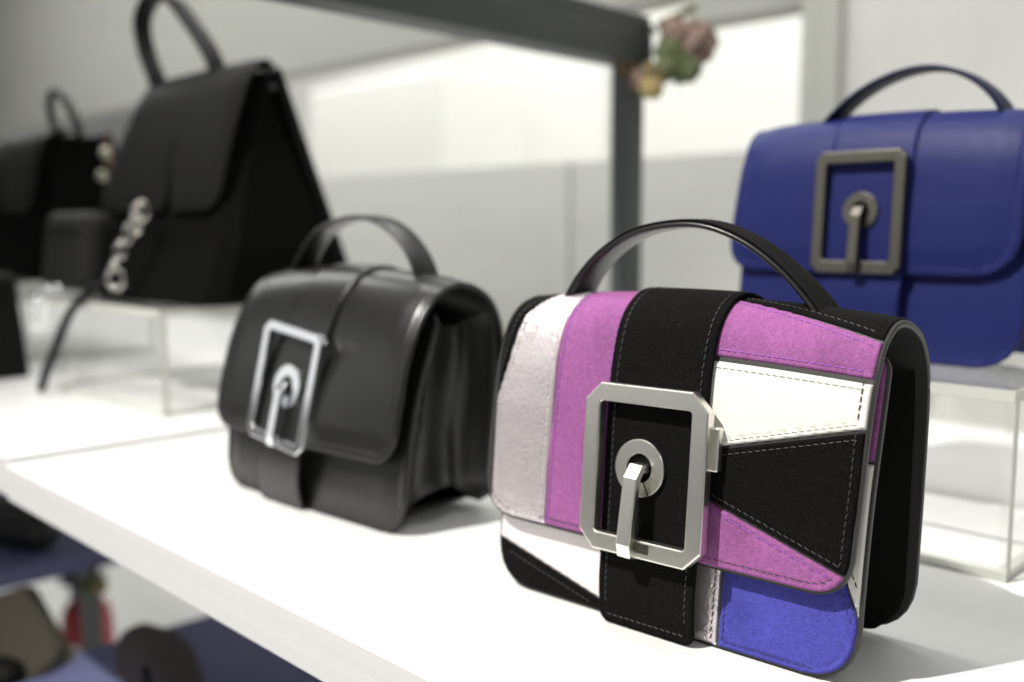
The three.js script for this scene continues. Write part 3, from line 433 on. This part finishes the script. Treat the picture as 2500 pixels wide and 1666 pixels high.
// ------------------------------------------------------------------ blue leather bag on its riser
{
  const flap = [[3.5, 58], [2.5, 80], [0.5, 108], [-4, 136], [-11, 151], [-21, 159], [-33, 161.5], [-46, 159.5], [-58, 153], [-66, 140], [-69, 120], [-70, 100], [-69, 50], [-66, 4]];
  const a = rad(45), N = V(-Math.sin(a), 0, Math.cos(a)), X = V(Math.cos(a), 0, Math.sin(a));
  const t = thing('handbag', 'deep blue leather handbag with dark bronze buckle on a clear riser at the right', 'handbag', SA.clone().addScaledVector(N, -0.075).addScaledVector(X, -0.1300).setY(SH + 0.0008), -a, 'flap handbags with large rectangular buckles');
  handbag({
    flap, droop: 0.0035, hw: 0.104, hinge: 0.12, cell: 0.0028, wave: 0.0005, flapX: [[-0.1030, -0.1020, -0.0960], [0.1020, 0.1040, 0.1050]], rl: 0.02, rr: 0.026,
    body: [[0, 0], [-2, 40], [-7, 80], [-14, 110], [-23, 146]], bodyX: [-0.0960, 0.1060], rb: 0.028, gussetTop: 0.135, arch: 0.004, fold: 0.022,
    lift: 3.2, strapLow: [[5, 0.4], [8, 20], [8.4, 40]], skew: 0, strapX: [-0.024, 0.030, -0.024, 0.034],
    mat: { body: M.blueLeather, gusset: M.blueLeather, strap: M.blueLeather, metal: M.gunmetal, handle: M.blueHandle, thread: M.threadBlue },
    buckle: { x: 0.0012, y: 0.0990, z: 0.0045, lean: 3, turn: 0, w: 0.0640, h: 0.0820, bar: 0.0080, d: 0.0058, cut: 0.0050, prong: { w: 0.0072, t: 0.0042, x: 0.0, turn: 0, pts: [[-0.003, 0.0015], [0.0045, 0.0015], [0.0074, -0.0030], [0.0090, -0.0342], [0.0080, -0.0392], [0.0050, -0.0395]] } },
    eyelet: [0.0015, 0.1000, 0.0125, 0.0062, 0.0019], handle: [[-40, 150], [-36, 162], [-22, 176], [-4, 187], [18, 194], [38, 195], [56, 190], [72, 180], [84, 166], [88, 152]].map(([x, y]) => [x - 6, y]), handleZ: -33, handleW: 0.0230, flare: 0.25,
  }, t);
}
// ------------------------------------------------------------------ backpacks
function backpack(t, o) {
  const fp = profile(o.flap), sf = surface(fp, 0.002, o.hw), S = fp.S, back = fp.apex + 0.012, [xa, xb] = o.flapBase, [ya, yb] = o.flapTop;
  const cut = o.slit, poly = roundPoly([[xa, 0.004, 0.03], [cut - 0.008, 0.0, 0.014], [cut, 0.062], [cut + 0.008, 0.0, 0.014], [xb, 0.002, 0.03], [yb, fp.apex - 0.004], [yb, back], [ya, back], [ya, fp.apex - 0.006]]);
  part(t, 'flap', sheet(poly, sf, -0.004, 0, { cell: 0.005, puff: 0.002 }), M.packLeather);
  // body: a wedge that widens to the base
  const { bx0, bx1, tx0, tx1, zt0, zt1, zb0, zb1, h } = o, ring = (x0, x1, z0, z1, y) => { const r = 0.015; return [[x0 + r, z0], [x1 - r, z0], [x1, z0 - r], [x1, z1 + r], [x1 - r, z1], [x0 + r, z1], [x0, z1 + r], [x0, z0 - r]].map(([x, z]) => V(x, y, z)); };
  const rows = [[0, 0.012], [0.0, 0.0], [0.25, -0.008], [0.5, 0.0], [0.75, 0.004], [1, 0]], pos = [], idx = [], K = 8, at = (a, b, f) => a + (b - a) * f;
  rows.forEach(([f, e], j) => ring(at(bx0, tx0, f) + e, at(bx1, tx1, f) - e, at(zb0, zt0, f), at(zb1, zt1, f), j === 0 ? 0.001 : Math.max(0.008, f * h)).forEach((p) => pos.push(p.x, p.y, p.z)));
  for (let j = 0; j + 1 < rows.length; j++) for (let i = 0; i < K; i++) { const a = j * K + i, b = j * K + (i + 1) % K; idx.push(a, b, a + K, b, b + K, a + K); }
  for (const j of [0, rows.length - 1]) for (let i = 1; i + 1 < K; i++) j ? idx.push(j * K, j * K + i, j * K + i + 1) : idx.push(0, i + 1, i);
  let g = new THREE.BufferGeometry(); g.setAttribute('position', new THREE.Float32BufferAttribute(pos, 3)); g.setIndex(idx); g = g.toNonIndexed(); g.computeVertexNormals(); g.setAttribute('uv', new THREE.Float32BufferAttribute(new Float32Array(g.attributes.position.count * 2), 2));
  part(t, 'body', g, M.packCanvas);
  // back board leaning against the wedge
  const bl = Math.hypot(zt1 - zb1, h), ba = Math.atan2(zt1 - zb1, h); part(t, 'back_panel', new RoundedBoxGeometry(bx1 - bx0 - 0.01, bl + 0.004, 0.012, 3, 0.005).translate(0, bl / 2, 0).rotateX(ba).translate((bx0 + bx1) / 2, 0.004, zb1 - 0.002), M.packLeather);
  part(t, 'handle', band(o.handle.map((p) => V(...p)), o.handleW || 0.024, o.handleW ? 0.008 : 0.010, o.handleWide, 60), M.packLeather);
  return t;
}
const OBK = SB.clone().addScaledVector(V(-Math.sin(rad(44)), 0, Math.cos(rad(44))), -0.03).setY(0.1157);
{
  const t = thing('backpack', 'large black leather backpack with silver clasp on a clear riser', 'backpack', OBK, -rad(44), 'black backpacks on clear risers');
  backpack(t, { flap: [[-26, 100], [-36, 150], [-50, 200], [-64, 238], [-76, 254], [-88, 256], [-100, 247]], hw: 0.15, flapBase: [-0.262, 0.022], flapTop: [-0.205, 0.030], slit: -0.088,
    bx0: -0.255, bx1: 0.034, tx0: -0.198, tx1: 0.026, zb0: -0.010, zb1: -0.196, zt0: -0.070, zt1: -0.098, h: 0.246, handle: [[-0.196, 0.236, -0.08], [-0.2, 0.256, -0.08], [-0.2245, 0.295, -0.08], [-0.2325, 0.332, -0.08], [-0.212, 0.352, -0.08], [-0.183, 0.3545, -0.08], [-0.153, 0.344, -0.08], [-0.115, 0.314, -0.08], [-0.079, 0.281, -0.08], [-0.062, 0.258, -0.08], [-0.058, 0.236, -0.08]], handleWide: V(0.3, 0, 1) });
  const ring = (R, r, x, y, z, ry = 0.3, sy = 1) => new THREE.TorusGeometry(R, r, 12, 28).scale(1, sy, 1).rotateY(ry).translate(x, y, z);
  const cl = part(t, 'clasp', merge([ring(0.0112, 0.0030, -0.134, 0.026, 0.012, 0.4), ring(0.0054, 0.0016, -0.121, 0.058, 0.011, 1.0, 1.5), new THREE.SphereGeometry(0.006, 16, 12).translate(-0.129, 0.042, 0.014)]), M.dullSilver, 'silver clasp with a ring at its foot');
  for (const [x, y, rz] of [[-0.111, 0.076, 0.2], [-0.098, 0.086, 1.2], [-0.106, 0.098, 0.4], [-0.092, 0.101, 1.3]]) part(cl, 'chain_link', ring(0.0058, 0.0013, x, y, 0.006 - (y - 0.078) * 0.4, rz, 1.7), M.dullSilver);
  part(t, 'strap', band([V(-0.150, 0.024, 0.006), V(-0.168, 0.010, 0.028), V(-0.190, -0.012, 0.040), V(-0.218, -0.050, 0.046), V(-0.243, -0.084, 0.050), V(-0.258, -0.108, 0.052)], 0.012, 0.009, V(1, -0.3, 0.9), 40), M.packLeather);
  part(t, 'side_ring', ring(0.008, 0.004, 0.018, 0.240, -0.096, 1.3), M.frame);
  const p = thing('pouch', 'dark grey soft leather pouch left of the large backpack on the riser', 'pouch', OBK.clone().add(V(-0.235, 0, -0.205).applyAxisAngle(V(0, 1, 0), 0)).setY(0.1157), -rad(44));
  p.position.copy(OBK.clone().add(V(-0.2995, 0, 0.014).applyAxisAngle(V(0, 1, 0), -rad(44)))).setY(0.1163);
  part(p, 'body', new RoundedBoxGeometry(0.138, 0.098, 0.036, 8, 0.0165).rotateX(-0.14).translate(-0.002, 0.0525, -0.03), M.pouchLeather); part(p, 'zip', new RoundedBoxGeometry(0.088, 0.003, 0.004, 2, 0.001).rotateX(-0.14).translate(-0.002, 0.076, -0.0145), M.packCanvas);
}
{
  const o2 = inT(-0.62, 0.1207, -0.22).addScaledVector(V(-Math.sin(rad(44)), 0, Math.cos(rad(44))), -0.02);
  const t = thing('backpack', 'smaller black backpack at the far left behind the larger one', 'backpack', o2, -rad(44), 'black backpacks on clear risers');
  backpack(t, { flap: [[-8, 100], [-14, 140], [-24, 180], [-38, 208], [-52, 219], [-66, 220], [-76, 214]], hw: 0.12, flapBase: [-0.25, -0.02], flapTop: [-0.235, -0.03], slit: -0.14,
    bx0: -0.25, bx1: 0.0, tx0: -0.235, tx1: -0.02, zb0: -0.006, zb1: -0.17, zt0: -0.040, zt1: -0.12, h: 0.212, handle: [[-0.085, 0.205, -0.075], [-0.088, 0.225, -0.075], [-0.098, 0.265, -0.075], [-0.088, 0.281, -0.075], [-0.068, 0.274, -0.075], [-0.042, 0.245, -0.075], [-0.03, 0.22, -0.075], [-0.028, 0.205, -0.075]].map(([x, y, z]) => [x + (x + 0.058) * 0.45 + 0.012, y, z]), handleW: 0.011, handleWide: V(0, 0, 1) });
  const c = thing('bag_charm', 'small brown charm with pale gold beads between the two backpacks', 'charm', o2.clone().add(V(0.030, 0.148, -0.10).applyAxisAngle(V(0, 1, 0), -rad(44))), -rad(44));
  part(c, 'tassel', new THREE.LatheGeometry([[0.0, 0.060], [0.003, 0.058], [0.004, 0.04], [0.006, 0.02], [0.007, 0.0], [0, 0.0]].map(([x, y]) => new THREE.Vector2(x, y)), 18).translate(0.004, 0.01, 0), P({ color: lin(0.10, 0.06, 0.035), roughness: 0.8 }));
  for (const [x, y] of [[0.020, 0.036], [0.006, 0.004]]) part(c, 'bead', new THREE.SphereGeometry(0.0085, 20, 14).translate(x, y, 0.012), M.gold);
  const l = thing('handbag', 'black leather bag cut off by the left edge of the picture', 'handbag', V(-0.676, 0.0051, -1.2475), -rad(40));
  const sh = new THREE.Shape(); sh.moveTo(-0.2, 0); sh.lineTo(-0.008, 0); sh.quadraticCurveTo(0, 0, -0.001, 0.008); sh.lineTo(-0.026, 0.128); sh.quadraticCurveTo(-0.03, 0.134, -0.036, 0.134); sh.lineTo(-0.18, 0.134); sh.closePath();
  part(l, 'body', new THREE.ExtrudeGeometry(sh, { depth: 0.07, bevelEnabled: true, bevelThickness: 0.004, bevelSize: 0.003, bevelOffset: -0.003, bevelSegments: 3 }).translate(0, 0, -0.07), M.packLeather); part(l, 'handle', band([V(-0.15, 0.13, -0.035), V(-0.14, 0.19, -0.035), V(-0.1, 0.21, -0.035), V(-0.06, 0.19, -0.035), V(-0.05, 0.13, -0.035)], 0.014, 0.006, V(0, 0, 1), 30), M.packLeather);
}
{ // a chain of metal balls hanging at the left end of the riser
  const t = thing('ball_chain', 'chain of pale metal balls hanging off the riser left of the strap', 'chain', OBK.clone().add(V(-0.290, -0.1075, 0.02).applyAxisAngle(V(0, 1, 0), -rad(44))), -rad(44));
  for (const [x, y, z] of [[0.0, 0.1162, -0.006], [-0.003, 0.1145, 0.004], [-0.010, 0.104, 0.014], [-0.016, 0.092, 0.0145], [-0.020, 0.080, 0.0145]]) part(t, 'ball', new THREE.SphereGeometry(0.0052, 16, 12).translate(x, y, z), M.chrome);
}
// ------------------------------------------------------------------ flowers on the frame, things below the table
function leafGeo(l, w) { const g = new THREE.PlaneGeometry(w, l, 4, 6).translate(0, l / 2, 0), p = g.attributes.position; for (let i = 0; i < p.count; i++) { const y = p.getY(i) / l, x = p.getX(i) * Math.sin(Math.PI * Math.min(1, 0.08 + y * 0.92)) ** 0.7; p.setXYZ(i, x, p.getY(i), 8 * x * x + 0.25 * l * y * y); } g.computeVertexNormals(); return g; }
function bud(R, s) { const g = new THREE.IcosahedronGeometry(R, 4), p = g.attributes.position; for (let i = 0; i < p.count; i++) { const v = V(p.getX(i), p.getY(i), p.getZ(i)).normalize(), k = 1 + 0.12 * Math.sin(v.x * 7 + s) * Math.sin(v.y * 6 + 2 * s) + 0.06 * Math.sin(v.z * 13 + s); p.setXYZ(i, v.x * R * k, v.y * R * k, v.z * R * k); } g.computeVertexNormals(); return g; }
function posy(t, sc, list, leaves) {
  list.forEach(([name, m, R, x, y, z], i) => part(t, name, bud(R * sc, i * 1.7 + 0.4).translate(x * sc, y * sc, z * sc), m));
  for (let i = 0; i < leaves; i++) { const g = leafGeo((0.020 + 0.014 * rnd()) * sc, 0.011 * sc); g.applyMatrix4(new THREE.Matrix4().makeRotationFromEuler(new THREE.Euler(rnd() * 6, rnd() * 6, rnd() * 6))); g.translate((rnd() - 0.4) * 0.035 * sc, (rnd() - 0.6) * 0.055 * sc, (rnd() - 0.5) * 0.03 * sc); part(t, 'leaf', g, i % 3 ? M.mossGreen : M.barkBrown); }
}
{
  const t = thing('flower_decoration', 'faded pink and green flower ornament tied to the dark frame corner', 'ornament', V(0.186, 0.412, -1.245), 0, 'flower ornaments on the frames');
  posy(t, 1, [['flower_head', M.budPink, 0.0285, 0.030, 0.004, 0.006], ['flower_head', M.budPink, 0.019, 0.008, 0.014, 0.012], ['moss', M.mossGreen, 0.021, 0.020, -0.022, 0.012], ['moss', M.mossGreen, 0.017, 0.000, -0.006, 0.020], ['moss', M.mossGreen, 0.016, -0.004, -0.026, 0.022], ['bud', M.ochre, 0.0150, -0.022, -0.048, 0.026], ['bud', M.barkBrown, 0.0150, -0.020, -0.034, 0.024], ['bud', M.budPink, 0.0125, -0.036, -0.040, 0.022], ['bud', M.barkBrown, 0.0120, -0.050, -0.022, 0.014], ['bud', M.ochre, 0.0085, -0.064, -0.012, 0.01]], 26);
  part(t, 'twig', new THREE.CylinderGeometry(0.0035, 0.006, 0.05, 8).rotateZ(-1.1).translate(0.010, 0.036, 0.01), M.barkBrown);
  const u = thing('flower_decoration', 'small yellow green flower ornament at the grey leg below the table', 'ornament', V(-0.668, -0.372, -1.562), 0, 'flower ornaments on the frames');
  posy(u, 0.8, [['bud', M.ochre, 0.014, 0.014, 0.0, 0.01], ['moss', M.mossGreen, 0.015, -0.012, 0.004, 0.006]], 6);
}
{
  const e = thing('fire_extinguisher', 'red fire extinguisher with white label standing on the floor behind the grey leg', 'fire extinguisher', V(-0.962, FLOOR, -2.2), 0);
  part(e, 'cylinder', new THREE.LatheGeometry([[0, 0], [0.05, 0], [0.056, 0.01], [0.056, 0.26], [0.05, 0.295], [0.03, 0.315], [0.022, 0.32], [0, 0.32]].map(([x, y]) => new THREE.Vector2(x, y)), 36), M.red);
  part(e, 'valve', merge([new THREE.CylinderGeometry(0.02, 0.024, 0.03, 20).translate(0, 0.333, 0), box(0.075, 0.012, 0.02, -0.02, 0.352, 0, 0.003), box(0.085, 0.01, 0.018, -0.026, 0.368, 0, 0.003)]), M.frame);
  part(e, 'label', new THREE.CylinderGeometry(0.0568, 0.0568, 0.13, 30, 1, true, -0.9, 1.0).translate(0, 0.16, 0), M.paper);
  const f = thing('fur_bag', 'olive brown fluffy bag with black side at the bottom left corner', 'bag', inT(-0.372, -0.38, -0.115), -rad(40));
  const fg = new RoundedBoxGeometry(0.15, 0.085, 0.085, 8, 0.036), fq = fg.attributes.position; for (let i = 0; i < fq.count; i++) { const v = V(fq.getX(i), fq.getY(i), fq.getZ(i)), k = 1 + 0.09 * Math.sin(v.x * 90) * Math.sin(v.y * 110 + v.z * 80); fq.setXYZ(i, v.x * k, v.y * k, v.z * k); } fg.rotateZ(-0.62).translate(-0.012, 0.062, -0.01); fg.computeVertexNormals();
  part(f, 'body', fg, M.fur); part(f, 'side_panel', new RoundedBoxGeometry(0.066, 0.072, 0.05, 6, 0.024).translate(0.028, 0.037, 0.030), M.packLeather, 'black leather side'); part(f, 'pompom', bud(0.024, 2).translate(-0.032, 0.040, 0.052), M.paper);
  const k = thing('fur_bag', 'taupe fluffy pouch on the navy shelf right of the olive one', 'bag', inT(-0.165, -0.329, -0.205), -rad(30));
  const kg = new RoundedBoxGeometry(0.11, 0.072, 0.06, 8, 0.026).translate(0, 0.036, 0), kp = kg.attributes.position; for (let i = 0; i < kp.count; i++) { const y = kp.getY(i); kp.setX(i, kp.getX(i) * (1 - 7 * Math.max(0, y - 0.02)) - 0.35 * y); } kg.computeVertexNormals();
  part(k, 'body', kg, M.taupe); part(k, 'clasp', new RoundedBoxGeometry(0.010, 0.034, 0.008, 3, 0.003).rotateZ(0.2).translate(0.008, 0.030, 0.029), M.packLeather);
  const b = thing('pouch', 'shiny black leather pouch on the dark navy shelf under the left table', 'pouch', V(-0.80, -0.3295, -1.62), -rad(20));
  part(b, 'body', new RoundedBoxGeometry(0.13, 0.082, 0.07, 8, 0.032).translate(-0.01, 0.0415, 0), M.blackLeather); part(b, 'flap', new RoundedBoxGeometry(0.11, 0.04, 0.006, 3, 0.0028).rotateX(-0.12).translate(-0.01, 0.052, 0.0352), M.blackLeather);
}
renderer.render(scene, camera);
